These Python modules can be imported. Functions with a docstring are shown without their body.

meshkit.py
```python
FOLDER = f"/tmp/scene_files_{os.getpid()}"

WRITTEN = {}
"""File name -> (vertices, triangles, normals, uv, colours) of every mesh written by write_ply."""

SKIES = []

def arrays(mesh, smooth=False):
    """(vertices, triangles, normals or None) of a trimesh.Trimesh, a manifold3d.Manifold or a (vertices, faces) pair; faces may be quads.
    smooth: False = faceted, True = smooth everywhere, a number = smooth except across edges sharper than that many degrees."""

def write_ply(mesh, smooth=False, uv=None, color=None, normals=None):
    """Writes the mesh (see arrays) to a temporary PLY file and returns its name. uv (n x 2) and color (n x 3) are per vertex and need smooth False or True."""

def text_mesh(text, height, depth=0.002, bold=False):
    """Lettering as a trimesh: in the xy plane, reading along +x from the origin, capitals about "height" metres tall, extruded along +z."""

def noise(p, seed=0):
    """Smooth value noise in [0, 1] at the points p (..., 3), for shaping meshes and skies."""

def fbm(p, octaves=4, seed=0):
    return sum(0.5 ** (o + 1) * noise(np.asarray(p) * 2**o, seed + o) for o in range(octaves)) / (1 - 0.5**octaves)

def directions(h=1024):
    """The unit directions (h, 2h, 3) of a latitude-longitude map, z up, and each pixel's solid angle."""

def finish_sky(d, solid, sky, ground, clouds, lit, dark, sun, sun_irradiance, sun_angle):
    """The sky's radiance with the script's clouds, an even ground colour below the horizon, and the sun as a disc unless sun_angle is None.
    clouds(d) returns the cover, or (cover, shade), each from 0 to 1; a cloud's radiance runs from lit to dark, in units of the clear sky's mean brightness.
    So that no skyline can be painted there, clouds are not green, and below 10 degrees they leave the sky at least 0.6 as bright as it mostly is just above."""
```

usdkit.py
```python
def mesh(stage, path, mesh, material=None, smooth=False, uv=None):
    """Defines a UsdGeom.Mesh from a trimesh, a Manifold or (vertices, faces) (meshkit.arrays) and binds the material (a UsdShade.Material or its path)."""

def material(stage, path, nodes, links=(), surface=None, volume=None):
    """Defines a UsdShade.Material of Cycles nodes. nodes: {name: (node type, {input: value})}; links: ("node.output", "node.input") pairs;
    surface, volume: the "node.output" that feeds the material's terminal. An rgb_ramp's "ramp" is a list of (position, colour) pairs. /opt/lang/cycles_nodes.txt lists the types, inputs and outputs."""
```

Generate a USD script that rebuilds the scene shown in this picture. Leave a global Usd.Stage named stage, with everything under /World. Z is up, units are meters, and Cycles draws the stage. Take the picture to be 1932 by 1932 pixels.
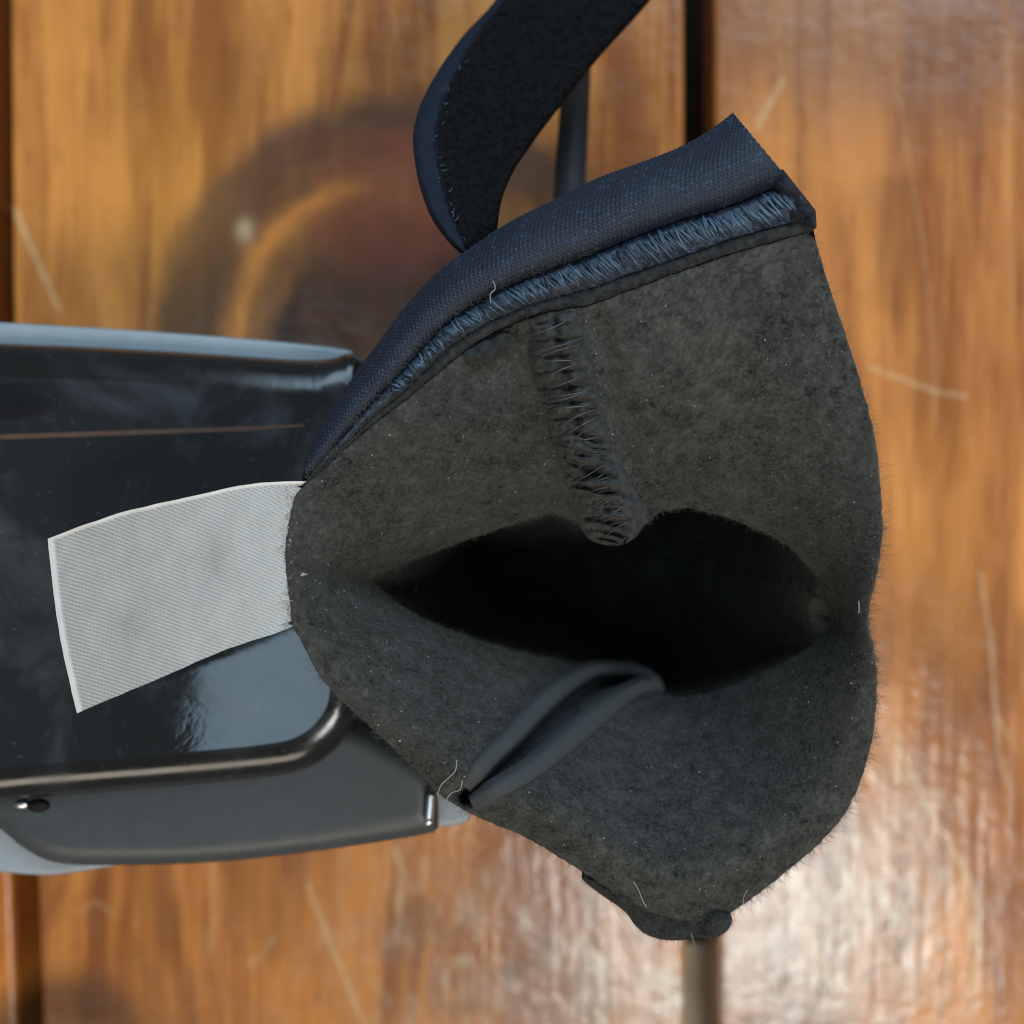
import math, random
import numpy as np, trimesh, usdkit
from pxr import Usd, UsdGeom, UsdLux, UsdShade, Sdf, Gf, Vt
from scipy.spatial import Delaunay, cKDTree
from shapely.geometry import Polygon, LineString
import shapely
from meshkit import fbm, noise

rng = np.random.default_rng(7)
random.seed(7)
stage = Usd.Stage.CreateInMemory()
UsdGeom.SetStageUpAxis(stage, 'Z')
UsdGeom.SetStageMetersPerUnit(stage, 1.0)
stage.SetDefaultPrim(UsdGeom.Xform.Define(stage, '/World').GetPrim())
MM = 0.001

# ------------------------------------------------------------------ camera, lights, exposure
TILT, HC, FPX, CX = math.radians(-1.58), 0.171, 1860.0, 966.0      # pitch, distance to the table, focal length and centre in picture units
FOCUS = 0.1185
TZ = -0.028                                                         # height of the table top
CAM = np.array([0, -math.sin(TILT) * HC, math.cos(TILT) * HC])
RX = np.array([[1, 0, 0], [0, math.cos(TILT), -math.sin(TILT)], [0, math.sin(TILT), math.cos(TILT)]])
cam = UsdGeom.Camera.Define(stage, '/World/camera')
cam.AddTranslateOp().Set(Gf.Vec3d(*CAM)); cam.AddRotateXOp().Set(math.degrees(TILT))
cam.CreateFocalLengthAttr(5.6); cam.CreateHorizontalApertureAttr(2 * 5.6 * CX / FPX); cam.CreateVerticalApertureAttr(2 * 5.6 * CX / FPX)
cam.CreateFStopAttr(1.95); cam.CreateFocusDistanceAttr(FOCUS)
cam.CreateClippingRangeAttr(Gf.Vec2f(0.01, 100.0)); cam.CreateExposureAttr(0.0)


def rect_light(name, pos, target, w, h, color, power):
    l = UsdLux.RectLight.Define(stage, '/World/' + name)
    p, t = np.array(pos, float), np.array(target, float)
    z = (p - t) / np.linalg.norm(p - t)
    x = np.cross([0, 0, 1.0] if abs(z[2]) < 0.99 else [0, 1.0, 0], z); x /= np.linalg.norm(x)
    y = np.cross(z, x)
    m = Gf.Matrix4d(*x, 0, *y, 0, *z, 0, *p, 1)
    l.AddTransformOp().Set(m)
    l.CreateWidthAttr(w); l.CreateHeightAttr(h); l.CreateColorAttr(Gf.Vec3f(*color)); l.CreateIntensityAttr(power); l.CreateNormalizeAttr(False)
    return l


rect_light('window_light', (0.28, 1.05, 0.80), (0, 0, 0.03), 1.25, 0.75, (0.58, 0.81, 1.0), 6.6)
rect_light('lamp_light', (0.30, -0.52, 1.05), (0.0, 0.0, 0.0), 0.36, 0.28, (0.97, 0.97, 0.93), 22.0)
rect_light('far_room_light', (-0.35, -1.15, 0.85), (0.0, 0.0, 0.04), 1.0, 0.40, (1.0, 0.88, 0.70), 5.6)
rect_light('skylight', (-0.30, -0.10, 1.15), (-0.30, -0.10, 0.0), 0.19, 0.42, (0.55, 0.80, 1.0), 4.4)
dome = UsdLux.DomeLight.Define(stage, '/World/room_light')

# ------------------------------------------------------------------ helpers


def U(vx, vy, z):
    """Points at height z that stand where the camera sees (vx, vy)."""
    vx, vy, z = np.broadcast_arrays(np.asarray(vx, float), np.asarray(vy, float), np.asarray(z, float))
    d = np.stack([(vx - CX) / FPX, -(vy - CX) / FPX, -np.ones_like(vx)], -1) @ RX.T
    s = (z - CAM[2]) / d[..., 2]
    return CAM + s[..., None] * d


def proj(p):
    q = (np.asarray(p) - CAM) @ RX
    return CX + FPX * q[..., 0] / -q[..., 2], CX - FPX * q[..., 1] / -q[..., 2]


BASE, used = {}, {}


def numbered(path):
    n = used.get(path, -1) + 1
    used[path] = n
    return path if n == 0 else f'{path}_{n:03d}'


def thing(name, label, cat, base=(0, 0, 0), group=None, kind=None):
    path = numbered('/World/' + name)
    x = UsdGeom.Xform.Define(stage, path); x.AddTranslateOp().Set(Gf.Vec3d(*map(float, base)))
    p = x.GetPrim()
    for k, v in (('label', label), ('category', cat), ('group', group), ('kind', kind)):
        if v: p.SetCustomDataByKey(k, v)
    BASE[path] = np.array(base, float)
    return path


def part(parent, name, mesh, mat, smooth=True, tint=None, uv=None, label=None, kind=None):
    path = numbered(parent + '/' + name)
    v, f = (np.asarray(mesh[0]), np.asarray(mesh[1])) if isinstance(mesh, (tuple, list)) else (np.asarray(mesh.vertices), np.asarray(mesh.faces))
    used_v = np.unique(f)
    if len(used_v) < len(v):                       # leave out points that no face uses
        if tint is not None: tint = np.asarray(tint)[used_v]
        v, f = v[used_v], np.searchsorted(used_v, f)
    base = BASE[parent]
    m = usdkit.mesh(stage, path, (v - base, f), M[mat], smooth=smooth, uv=uv)
    if tint is not None:
        UsdGeom.PrimvarsAPI(m).CreatePrimvar('tint', Sdf.ValueTypeNames.Color3fArray, 'vertex').Set(Vt.Vec3fArray.FromNumpy(np.asarray(tint, np.float32)))
    if label: m.GetPrim().SetCustomDataByKey('label', label)
    if kind: m.GetPrim().SetCustomDataByKey('kind', kind)
    BASE[path] = base
    return path


def grid(P, closed=False):
    nu, nv = P.shape[:2]
    iu = np.arange(nu if closed else nu - 1)
    i, j = np.meshgrid(iu, np.arange(nv - 1), indexing='ij')
    i2 = (i + 1) % nu
    q = np.stack([i * nv + j, i2 * nv + j, i2 * nv + j + 1, i * nv + j + 1], -1).reshape(-1, 4)
    return P.reshape(-1, 3), np.vstack([q[:, [0, 1, 2]], q[:, [0, 2, 3]]])


def tube(pts, r, sides=6):
    p = np.asarray(pts, float)
    t = np.gradient(p, axis=0); t /= np.linalg.norm(t, axis=1, keepdims=True) + 1e-15
    a = np.cross(t, [0.3, 0.2, 1.0]); a /= np.linalg.norm(a, axis=1, keepdims=True) + 1e-15
    b = np.cross(t, a)
    ang = np.arange(sides) * 2 * np.pi / sides
    r = np.broadcast_to(r, (len(p),))
    v = p[:, None] + r[:, None, None] * (np.cos(ang)[None, :, None] * a[:, None] + np.sin(ang)[None, :, None] * b[:, None])
    V, F = grid(np.concatenate([v, v[:, :1]], 1))
    return V, F[:, ::-1]


def spline(pts, n):
    """Smooth resampling of a polyline, evenly along its length."""
    from scipy.interpolate import PchipInterpolator
    p = np.asarray(pts, float)
    s = np.r_[0, np.cumsum(np.linalg.norm(np.diff(p[:, :2], axis=0), axis=1))]
    return PchipInterpolator(s, p, axis=0)(np.linspace(0, s[-1], n))


def rounded(pts, n=3):
    """Corner cutting: a smooth closed outline."""
    p = np.array(pts, float)
    for _ in range(n):
        q = np.roll(p, -1, 0)
        p = np.stack([.75 * p + .25 * q, .25 * p + .75 * q], 1).reshape(-1, 2)
    return Polygon(p)


def sheet(poly, step, zfun, r=0.0, drop=0.0, depth=0.0, rings=(0, .08, .25, .5, .8, 1.0), jag=0):
    """A plate whose upper face is the heightfield zfun over the outline (picture units), with a rounded edge (r wide, drop deep) and walls going depth down."""
    poly = Polygon(poly) if not isinstance(poly, Polygon) else poly
    pts = []
    for q in (rings if r else (0,)):
        g = poly.buffer(-q * r)
        for h in getattr(g, 'geoms', [g]):
            if h.is_empty: continue
            L = h.exterior.length
            n = max(8, int(L / step))
            c = np.array([h.exterior.interpolate(k / n, normalized=True).coords[0] for k in range(n)])
            pts.append(c)
    nb = len(pts[0])
    x0, y0, x1, y1 = poly.bounds
    gx, gy = np.meshgrid(np.arange(x0, x1, step), np.arange(y0, y1, step))
    gp = np.c_[gx.ravel(), gy.ravel()] + rng.uniform(-.15, .15, (gx.size, 2)) * step
    inner = poly.buffer(-(r * 1.0 + step * .6))
    keep = shapely.contains_xy(inner, gp[:, 0], gp[:, 1])
    pts.append(gp[keep])
    p = np.vstack(pts)
    tri = Delaunay(p).simplices
    c = p[tri].mean(1)
    tri = tri[shapely.contains_xy(poly.buffer(1e-6), c[:, 0], c[:, 1])]
    a = p[tri]
    area = np.cross(a[:, 1] - a[:, 0], a[:, 2] - a[:, 0])
    tri = tri[np.abs(area) > 1e-6]; area = area[np.abs(area) > 1e-6]
    tri[area > 0] = tri[area > 0][:, ::-1]          # picture y runs down
    z = zfun(p[:, 0], p[:, 1])
    if r:
        d = shapely.distance(shapely.points(p), poly.exterior)
        e = np.clip(1 - d / r, 0, 1)
        z = z - drop * (1 - np.sqrt(np.maximum(0, 1 - e * e)))
    v = U(p[:, 0], p[:, 1], z)
    if depth:
        low = v[:nb].copy(); low[:, 2] -= depth
        low[:, :2] += (v[:, :2].mean(0) - low[:, :2]) * 0.02
        k = np.arange(nb); k2 = (k + 1) % nb; o = len(v)
        v = np.vstack([v, low])
        s1 = np.c_[k, k2, o + k2]; s2 = np.c_[k, o + k2, o + k]
        tri = np.vstack([tri, s1, s2])
    return v, tri


# ------------------------------------------------------------------ materials
M = {}


def mat(name, nodes, links, surface='p.BSDF'):
    M[name] = usdkit.material(stage, '/World/Looks/' + name, nodes, links, surface=surface)


usdkit.material(stage, '/World/Looks/room_glow', {'b': ('background_shader', {'color': (0.96, 0.98, 1.0), 'strength': 0.15})}, [], surface='b.background')
UsdShade.MaterialBindingAPI.Apply(dome.GetPrim()).Bind(UsdShade.Material.Get(stage, '/World/Looks/room_glow'))


def tinted(name, rough, spec=0.5, bump=None, sheen=0.0, extra=None, sheen_tint=(1, 1, 1)):
    """A material whose colour comes from the mesh's own tint."""
    nodes = {'a': ('attribute', {'attribute': 'tint'}), 'p': ('principled_bsdf', {'roughness': rough, 'specular_ior_level': spec, 'sheen_weight': sheen, 'sheen_roughness': 0.4, 'sheen_tint': sheen_tint, **(extra or {})})}
    links = [('a.color', 'p.base_color')]
    if bump:
        nodes |= {'tc': ('geometry', {}), 'n': ('noise_texture', {'scale': bump[0], 'detail': 3.0}), 'b': ('bump', {'strength': bump[1], 'distance': bump[2]})}
        links += [('tc.position', 'n.vector'), ('n.fac', 'b.height'), ('b.normal', 'p.normal')]
    mat(name, nodes, links)


def plain(name, color, rough, spec=0.5, var=0.25, scale=900.0, bump=0.0, **kw):
    c = np.array(color)
    nodes = {'g': ('geometry', {}), 'n': ('noise_texture', {'scale': scale, 'detail': 4.0, 'roughness': 0.6}),
             'r': ('rgb_ramp', {'ramp': [(0.25, tuple(c * (1 - var))), (0.75, tuple(np.minimum(c * (1 + var), 1)))]}),
             'p': ('principled_bsdf', {'roughness': rough, 'specular_ior_level': spec, **kw})}
    links = [('g.position', 'n.vector'), ('n.fac', 'r.fac'), ('r.color', 'p.base_color')]
    if bump:
        nodes['b'] = ('bump', {'strength': 0.6, 'distance': bump})
        links += [('n.fac', 'b.height'), ('b.normal', 'p.normal')]
    mat(name, nodes, links)


# varnished wood: the tint carries grain, stains, scratches and painted glare; the varnish is a coat with its own unevenness
mat('varnished_wood', {
    'a': ('attribute', {'attribute': 'tint'}), 'g': ('geometry', {}),
    'm': ('mapping', {'mapping_type': 'point', 'scale': (900.0, 60.0, 60.0)}), 'n': ('noise_texture', {'scale': 1.0, 'detail': 4.0}),
    'n2': ('noise_texture', {'scale': 160.0, 'detail': 5.0, 'roughness': 0.6}),
    'mr': ('map_range', {'from_min': 0.3, 'from_max': 0.7, 'to_min': 0.17, 'to_max': 0.33, 'clamp': True}),
    'b': ('bump', {'strength': 0.35, 'distance': 0.0002}), 'b2': ('bump', {'strength': 0.3, 'distance': 0.0012}),
    'p': ('principled_bsdf', {'specular_ior_level': 0.30, 'coat_weight': 0.34, 'coat_roughness': 0.15})},
    [('a.color', 'p.base_color'), ('g.position', 'm.vector'), ('m.vector', 'n.vector'), ('g.position', 'n2.vector'), ('n2.fac', 'mr.value'), ('mr.result', 'p.roughness'),
     ('n.fac', 'b.height'), ('n2.fac', 'b2.height'), ('b.normal', 'b2.normal'), ('b2.normal', 'p.normal'), ('b2.normal', 'p.coat_normal')])
plain('pale_gap_board', (0.27, 0.20, 0.12), 0.6, var=0.3, scale=90)
plain('dark_board', (0.022, 0.012, 0.006), 0.9, 0.05, var=0.4, scale=120)
tinted('fleece', 0.95, 0.12, bump=(2600.0, 0.9, 0.00025), sheen=0.06)
tinted('navy_knit', 0.6, 0.35, sheen=0.03, sheen_tint=(0.6, 0.75, 1.0))
tinted('woven_label', 0.42, 0.45)
tinted('strap_pile', 0.95, 0.08, bump=(1500.0, 1.0, 0.0004))
plain('strap_edge', (0.030, 0.036, 0.052), 0.6, var=0.35, scale=1400, bump=0.0001)
plain('strap_web', (0.020, 0.021, 0.024), 0.6, var=0.3, scale=1400, bump=0.0001)
plain('outer_jersey', (0.020, 0.024, 0.036), 0.75, 0.2, var=0.4, scale=2500, bump=0.0001)
plain('foam_edge', (0.055, 0.057, 0.056), 0.95, 0.08, var=0.12, scale=1800, bump=0.00005)
plain('thread_blue', (0.055, 0.098, 0.150), 0.45, 0.5, var=0.45, scale=1500)
plain('thread_mid', (0.045, 0.078, 0.118), 0.45, 0.4, var=0.5, scale=2200)
plain('thread_dim', (0.018, 0.027, 0.042), 0.5, 0.4, var=0.5, scale=1500)
plain('thread_black', (0.052, 0.053, 0.054), 0.42, 0.6, var=0.4, scale=1500)
plain('thread_pale', (0.30, 0.28, 0.25), 0.5, var=0.2)
plain('fuzz_fibre', (0.078, 0.074, 0.066), 0.8, 0.2, var=0.4, scale=700)
plain('lint_white', (0.36, 0.36, 0.34), 0.7, var=0.2)
def glossy(name, color, r0, r1, reflect_mix):  # pale blotches in the colour stand in for mottled reflections
    mat(name, {'g': ('geometry', {}), 'n': ('noise_texture', {'scale': 55.0, 'detail': 5.0, 'roughness': 0.65, 'distortion': 0.8}), 'n2': ('noise_texture', {'scale': 900.0, 'detail': 2.0}),
               'mr': ('map_range', {'from_min': 0.35, 'from_max': 0.7, 'to_min': r0, 'to_max': r1, 'clamp': True}),
               'dm': ('map_range', {'from_min': 0.45, 'from_max': 0.75, 'to_min': 0.0, 'to_max': reflect_mix, 'clamp': True}),
               'sp': ('map_range', {'from_min': 0.70, 'from_max': 0.76, 'to_min': 0.0, 'to_max': 0.12, 'clamp': True}),
               'ad': ('math', {'math_type': 'add'}), 'mx': ('mix_color', {'a': color, 'b': (0.30, 0.33, 0.36)}), 'b': ('bump', {'strength': 0.12, 'distance': 0.0004}),
               'p': ('principled_bsdf', {'specular_ior_level': 0.5})},
        [('g.position', 'n.vector'), ('g.position', 'n2.vector'), ('n.fac', 'mr.value'), ('mr.result', 'p.roughness'), ('n.fac', 'dm.value'), ('n2.fac', 'sp.value'), ('dm.result', 'ad.value1'), ('sp.result', 'ad.value2'),
         ('ad.value', 'mx.fac'), ('mx.result', 'p.base_color'), ('n.fac', 'b.height'), ('b.normal', 'p.normal')])


glossy('gloss_black', (0.013, 0.015, 0.017), 0.03, 0.14, 0.13)
glossy('gloss_black_rim', (0.009, 0.009, 0.009), 0.12, 0.30, 0.02)
plain('satin_charcoal', (0.044, 0.048, 0.050), 0.42, 0.4, var=0.12, scale=400)
plain('reflection_brown', (0.085, 0.045, 0.028), 0.35, 0.5, var=0.3, scale=200)
plain('pale_plastic', (0.28, 0.315, 0.34), 0.4, 0.5, var=0.08, scale=300)
plain('bright_metal', (0.82, 0.83, 0.84), 0.25, 0.5, var=0.05, metallic=1.0)
plain('dull_black', (0.004, 0.004, 0.005), 0.6, 0.2)

# ------------------------------------------------------------------ table of planks
table = '/World/tabletop'
UsdGeom.Xform.Define(stage, table); BASE[table] = np.zeros(3)
tp = stage.GetPrimAtPath(table)
tp.SetCustomDataByKey('label', 'varnished orange brown wooden planks under the pouch, scratched and stained'); tp.SetCustomDataByKey('kind', 'structure')


def sstep(a, b, x):
    t = np.clip((x - a) / (b - a), 0, 1)
    return t * t * (3 - 2 * t)


SCR = [  # scratches: polyline in picture units, half width, strength
    ([(583, 1672), (612, 1750), (650, 1840), (690, 1945)], 6, .55), ([(28, 395), (60, 470), (112, 585)], 6, .5), ([(1640, 692), (1700, 715), (1770, 740), (1822, 748)], 5, .4),
    ([(1478, 150), (1450, 200), (1428, 240)], 7, .45), ([(1690, 140), (1715, 300), (1745, 480), (1760, 640), (1765, 800)], 4, .18), ([(1905, 60), (1900, 300), (1912, 600)], 5, .15),
    ([(400, 1620), (402, 1720), (396, 1800)], 5, .3), ([(470, 1820), (500, 1795), (515, 1770)], 6, .3), ([(745, 1600), (760, 1650), (752, 1720)], 7, .5), ([(800, 1620), (795, 1680)], 6, .4),
    ([(660, 1560), (650, 1640), (640, 1720)], 6, .2), ([(1700, 1420), (1760, 1540), (1830, 1660), (1845, 1720), (1830, 1790)], 6, .5), ([(1850, 1080), (1868, 1200), (1885, 1420), (1902, 1490)], 5, .35),
    ([(1580, 1620), (1640, 1760), (1700, 1850)], 7, .35), ([(1620, 1200), (1600, 1380)], 4, .2), ([(1700, 1390), (1690, 1440), (1710, 1480)], 8, .4), ([(1830, 1870), (1850, 1800), (1846, 1760)], 9, .4),
    ([(1880, 1350), (1920, 1420)], 5, .25), ([(1500, 1700), (1540, 1800), (1600, 1870)], 9, .3), ([(150, 1720), (180, 1700), (215, 1725)], 6, .2), ([(1490, 1000), (1485, 1110)], 4, .2)]


def seg_dist(px, py, line):
    ls = LineString(line)
    x0, y0, x1, y1 = ls.bounds
    out = np.full(px.shape, 1e3)
    m = (px > x0 - 40) & (px < x1 + 40) & (py > y0 - 40) & (py < y1 + 40)
    if m.any(): out[m] = shapely.distance(shapely.points(px[m], py[m]), ls)
    return out


def wood_color(P, seed, tone):
    """Grain along y; stains and scratches where the boards have them, and painted lamp glare."""
    x, y = P[..., 0] / MM, P[..., 1] / MM
    q = lambda sx, sy, o=0: np.stack([x / sx + o, y / sy + o, np.full_like(x, seed * 7.3 + o)], -1)
    warp = fbm(q(14, 70), 3, seed) * 6
    g1 = fbm(np.stack([x / 5.0 + warp, y / 90, np.full_like(x, seed)], -1), 4, seed)
    g2 = fbm(q(0.55, 14), 3, seed + 3); g3 = fbm(q(22, 45), 3, seed + 5)
    g4 = fbm(q(1.6, 9), 3, seed + 11)
    light, dark = np.array([0.62, 0.243, 0.055]), np.array([0.26, 0.083, 0.022])
    w = np.clip(0.57 + 1.7 * (g1 - .5) + 0.95 * (g2 - .5) + 2.1 * (g3 - .5) + .55 * (g4 - .5), 0, 1)[..., None]
    c = (dark * (1 - w) + light * w) * np.array(tone)
    pores = sstep(.66, .80, fbm(q(0.30, 5.0, 31), 2, seed + 7))[..., None]
    c = c * (1 - .35 * pores)
    vx, vy = proj(P)
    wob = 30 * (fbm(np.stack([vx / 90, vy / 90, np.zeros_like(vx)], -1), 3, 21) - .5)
    # broad dark ring, an orange streak and the darker spot within it
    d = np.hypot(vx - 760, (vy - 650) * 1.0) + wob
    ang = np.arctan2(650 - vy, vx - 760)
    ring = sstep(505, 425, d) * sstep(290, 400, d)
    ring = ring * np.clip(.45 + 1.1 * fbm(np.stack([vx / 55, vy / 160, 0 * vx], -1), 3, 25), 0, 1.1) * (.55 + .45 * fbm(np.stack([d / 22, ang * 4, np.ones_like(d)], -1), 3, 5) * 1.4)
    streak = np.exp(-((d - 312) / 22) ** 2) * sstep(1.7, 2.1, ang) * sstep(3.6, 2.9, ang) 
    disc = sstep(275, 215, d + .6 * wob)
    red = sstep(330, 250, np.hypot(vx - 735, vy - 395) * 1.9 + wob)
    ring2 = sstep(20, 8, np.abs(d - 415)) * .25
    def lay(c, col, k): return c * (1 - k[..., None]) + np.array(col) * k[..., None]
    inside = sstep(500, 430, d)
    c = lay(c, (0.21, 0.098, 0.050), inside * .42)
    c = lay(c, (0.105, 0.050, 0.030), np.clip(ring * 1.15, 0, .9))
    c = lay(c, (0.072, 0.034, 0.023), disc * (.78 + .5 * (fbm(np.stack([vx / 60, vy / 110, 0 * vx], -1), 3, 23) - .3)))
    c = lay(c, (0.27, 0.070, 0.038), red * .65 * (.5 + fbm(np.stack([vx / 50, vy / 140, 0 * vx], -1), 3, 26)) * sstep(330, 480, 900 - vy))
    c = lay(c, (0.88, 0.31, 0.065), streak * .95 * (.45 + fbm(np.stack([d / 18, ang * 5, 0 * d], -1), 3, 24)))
    spot = np.exp(-(((vx - 462) / 16) ** 2 + ((vy - 435) / 22) ** 2))
    c = lay(c, (0.62, 0.45, 0.27), spot * .8)
    # knots at the near edge
    k2 = sstep(185, 100, np.hypot((vx - 120) / 1.25, vy - 1985) + wob)
    c = lay(c, (0.085, 0.035, 0.015), k2 * .85)
    k3 = sstep(60, 15, np.hypot(vx - 520 - 260, vy - 1716 - 30) + wob)
    c = lay(c, (0.20, 0.10, 0.045), k3 * .5)
    k4 = sstep(260, 60, np.hypot((vx - 1690) / 2.1, (vy - 20) * .8) + wob)
    c = lay(c, (0.16, 0.085, 0.055), k4 * .6)
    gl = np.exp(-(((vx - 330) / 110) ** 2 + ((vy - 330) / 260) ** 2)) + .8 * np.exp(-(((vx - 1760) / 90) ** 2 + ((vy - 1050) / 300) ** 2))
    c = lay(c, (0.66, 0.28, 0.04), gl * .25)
    dk = fbm(np.stack([x / 11, y / 28, np.full_like(x, 12.0 + seed)], -1), 3, 66)
    c = lay(c, (0.15, 0.055, 0.018), sstep(.55, .78, dk) * .32)
    # lamp glare painted pale over the worn varnish of the near middle
    glare_n = fbm(np.stack([x / 7, y / 9, np.full_like(x, 3.0)], -1), 4, 40)
    reg = np.exp(-(((vx - 1180) / 430) ** 2 + ((vy - 1860) / 270) ** 2)) + .8 * np.exp(-(((vx - 1600) / 200) ** 2 + ((vy - 1730) / 260) ** 2))
    c = lay(c, (0.41, 0.35, 0.28), np.clip(reg * (0.22 + .9 * (glare_n - .3)), 0, .5))
    glare_flecks = sstep(.60, .72, fbm(np.stack([x / 2.3, y / 4.2, np.full_like(x, 9.0)], -1), 3, 55)) * np.clip(reg * 1.3, 0, 1)
    c = lay(c, (0.62, 0.53, 0.40), glare_flecks * .45)  # brightest flecks of the glare, also painted into the tint
    dirt = sstep(.58, .72, fbm(np.stack([x / 4.0, y / 3.0, np.full_like(x, 4.0)], -1), 3, 65)) * np.clip(reg * 1.1, 0, 1)
    c = lay(c, (0.16, 0.11, 0.075), dirt * .5)
    for line, hw, k in SCR:
        dd = seg_dist(vx, vy, line) + 5 * (fbm(np.stack([vx / 14, vy / 14, np.zeros_like(vx)], -1), 2, 77) - .5)
        c = lay(c, (0.66, 0.47, 0.26), sstep(hw * 1.25, hw * .3, dd) * k)
    return c


def plank(left, right, seed, tone):
    """One board between two edge lines (picture units at table height), edges rounded, 12 mm thick."""
    L, R = np.array(left, float), np.array(right, float)
    n_u, n_v = 420, int(min(460, max(60, abs(R[0, 0] - L[0, 0]) / 3.4)))
    t = np.linspace(0, 1, n_u)
    def edge(E):
        yy = np.linspace(-260, 2190, n_u)
        xx = np.interp(yy, E[:, 1], E[:, 0])
        xx = np.where(yy < E[0, 1], E[0, 0] + (yy - E[0, 1]) * (E[1, 0] - E[0, 0]) / (E[1, 1] - E[0, 1]), xx)
        xx = np.where(yy > E[-1, 1], E[-1, 0] + (yy - E[-1, 1]) * (E[-1, 0] - E[-2, 0]) / (E[-1, 1] - E[-2, 1]), xx)
        k = np.ones(41) / 41
        xx = np.convolve(np.r_[np.full(20, xx[0]), xx, np.full(20, xx[-1])], k, 'valid')
        return U(xx, yy, TZ)
    a, b = edge(L), edge(R)
    w = np.linalg.norm(b - a, axis=1).mean()
    rad = 1.3 * MM
    prof = []
    for k in np.linspace(0, math.pi / 2, 6): prof.append((rad * (1 - math.cos(k)) , -rad * (1 - math.sin(k))))
    prof = [(0.0, -12 * MM), (0.0, -5 * MM), (0, -2.5 * MM)] + prof          # from the lower left corner up to the face
    xs = [(p[0], p[1]) for p in prof]
    s = np.linspace(rad * 1.2, w - rad * 1.2, n_v)
    cols = [(x, z) for x, z in xs] + [(q, 0.0) for q in s] + [(w - x, z) for x, z in xs[::-1]]
    cols = np.array(cols)
    fr = cols[:, 0] / w
    P = a[:, None] * (1 - fr[None, :, None]) + b[:, None] * fr[None, :, None]
    P[..., 2] = TZ + cols[None, :, 1]
    face = (cols[:, 1] == 0.0)[None, :]
    P[..., 2] += face * 0.10 * MM * (fbm(P / MM * np.array([1 / 1.2, 1 / 30, 1]), 3, seed) - .5)
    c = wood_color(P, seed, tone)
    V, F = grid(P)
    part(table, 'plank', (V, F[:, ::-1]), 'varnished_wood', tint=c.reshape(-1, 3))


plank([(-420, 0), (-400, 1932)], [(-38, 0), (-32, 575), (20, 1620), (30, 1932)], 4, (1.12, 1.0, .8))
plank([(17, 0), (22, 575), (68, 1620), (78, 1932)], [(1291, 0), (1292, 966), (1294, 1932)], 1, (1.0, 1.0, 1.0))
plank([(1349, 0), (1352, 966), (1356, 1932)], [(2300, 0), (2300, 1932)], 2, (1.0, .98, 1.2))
ub = trimesh.creation.box([0.42, 0.36, 0.006]); ub.apply_translation([0, 0, TZ - 0.0212])
part(table, 'cross_board', ub, 'dark_board', smooth=False)

by = U(1330, 1778, TZ - .013)  # added board, pale so that the near end of the gap looks lit
bt = trimesh.creation.box([0.075, 0.060, 0.004]); bt.apply_translation([by[0], by[1] - .030, TZ - 0.0145])
part(table, 'added_gap_board', bt, 'pale_gap_board', smooth=False)

# ------------------------------------------------------------------ glossy black device
dev = thing('black_device', 'glossy black plastic device with rounded rim, pale base and charcoal ledge, left behind the pouch', 'device', U(300, 1100, TZ))
ZF, ZB = 36.5 * MM, 32.0 * MM
YF, YB = U(300, 1430, ZF)[1], U(300, 650, ZB)[1]
SL = (ZF - ZB) / (YF - YB)


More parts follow.
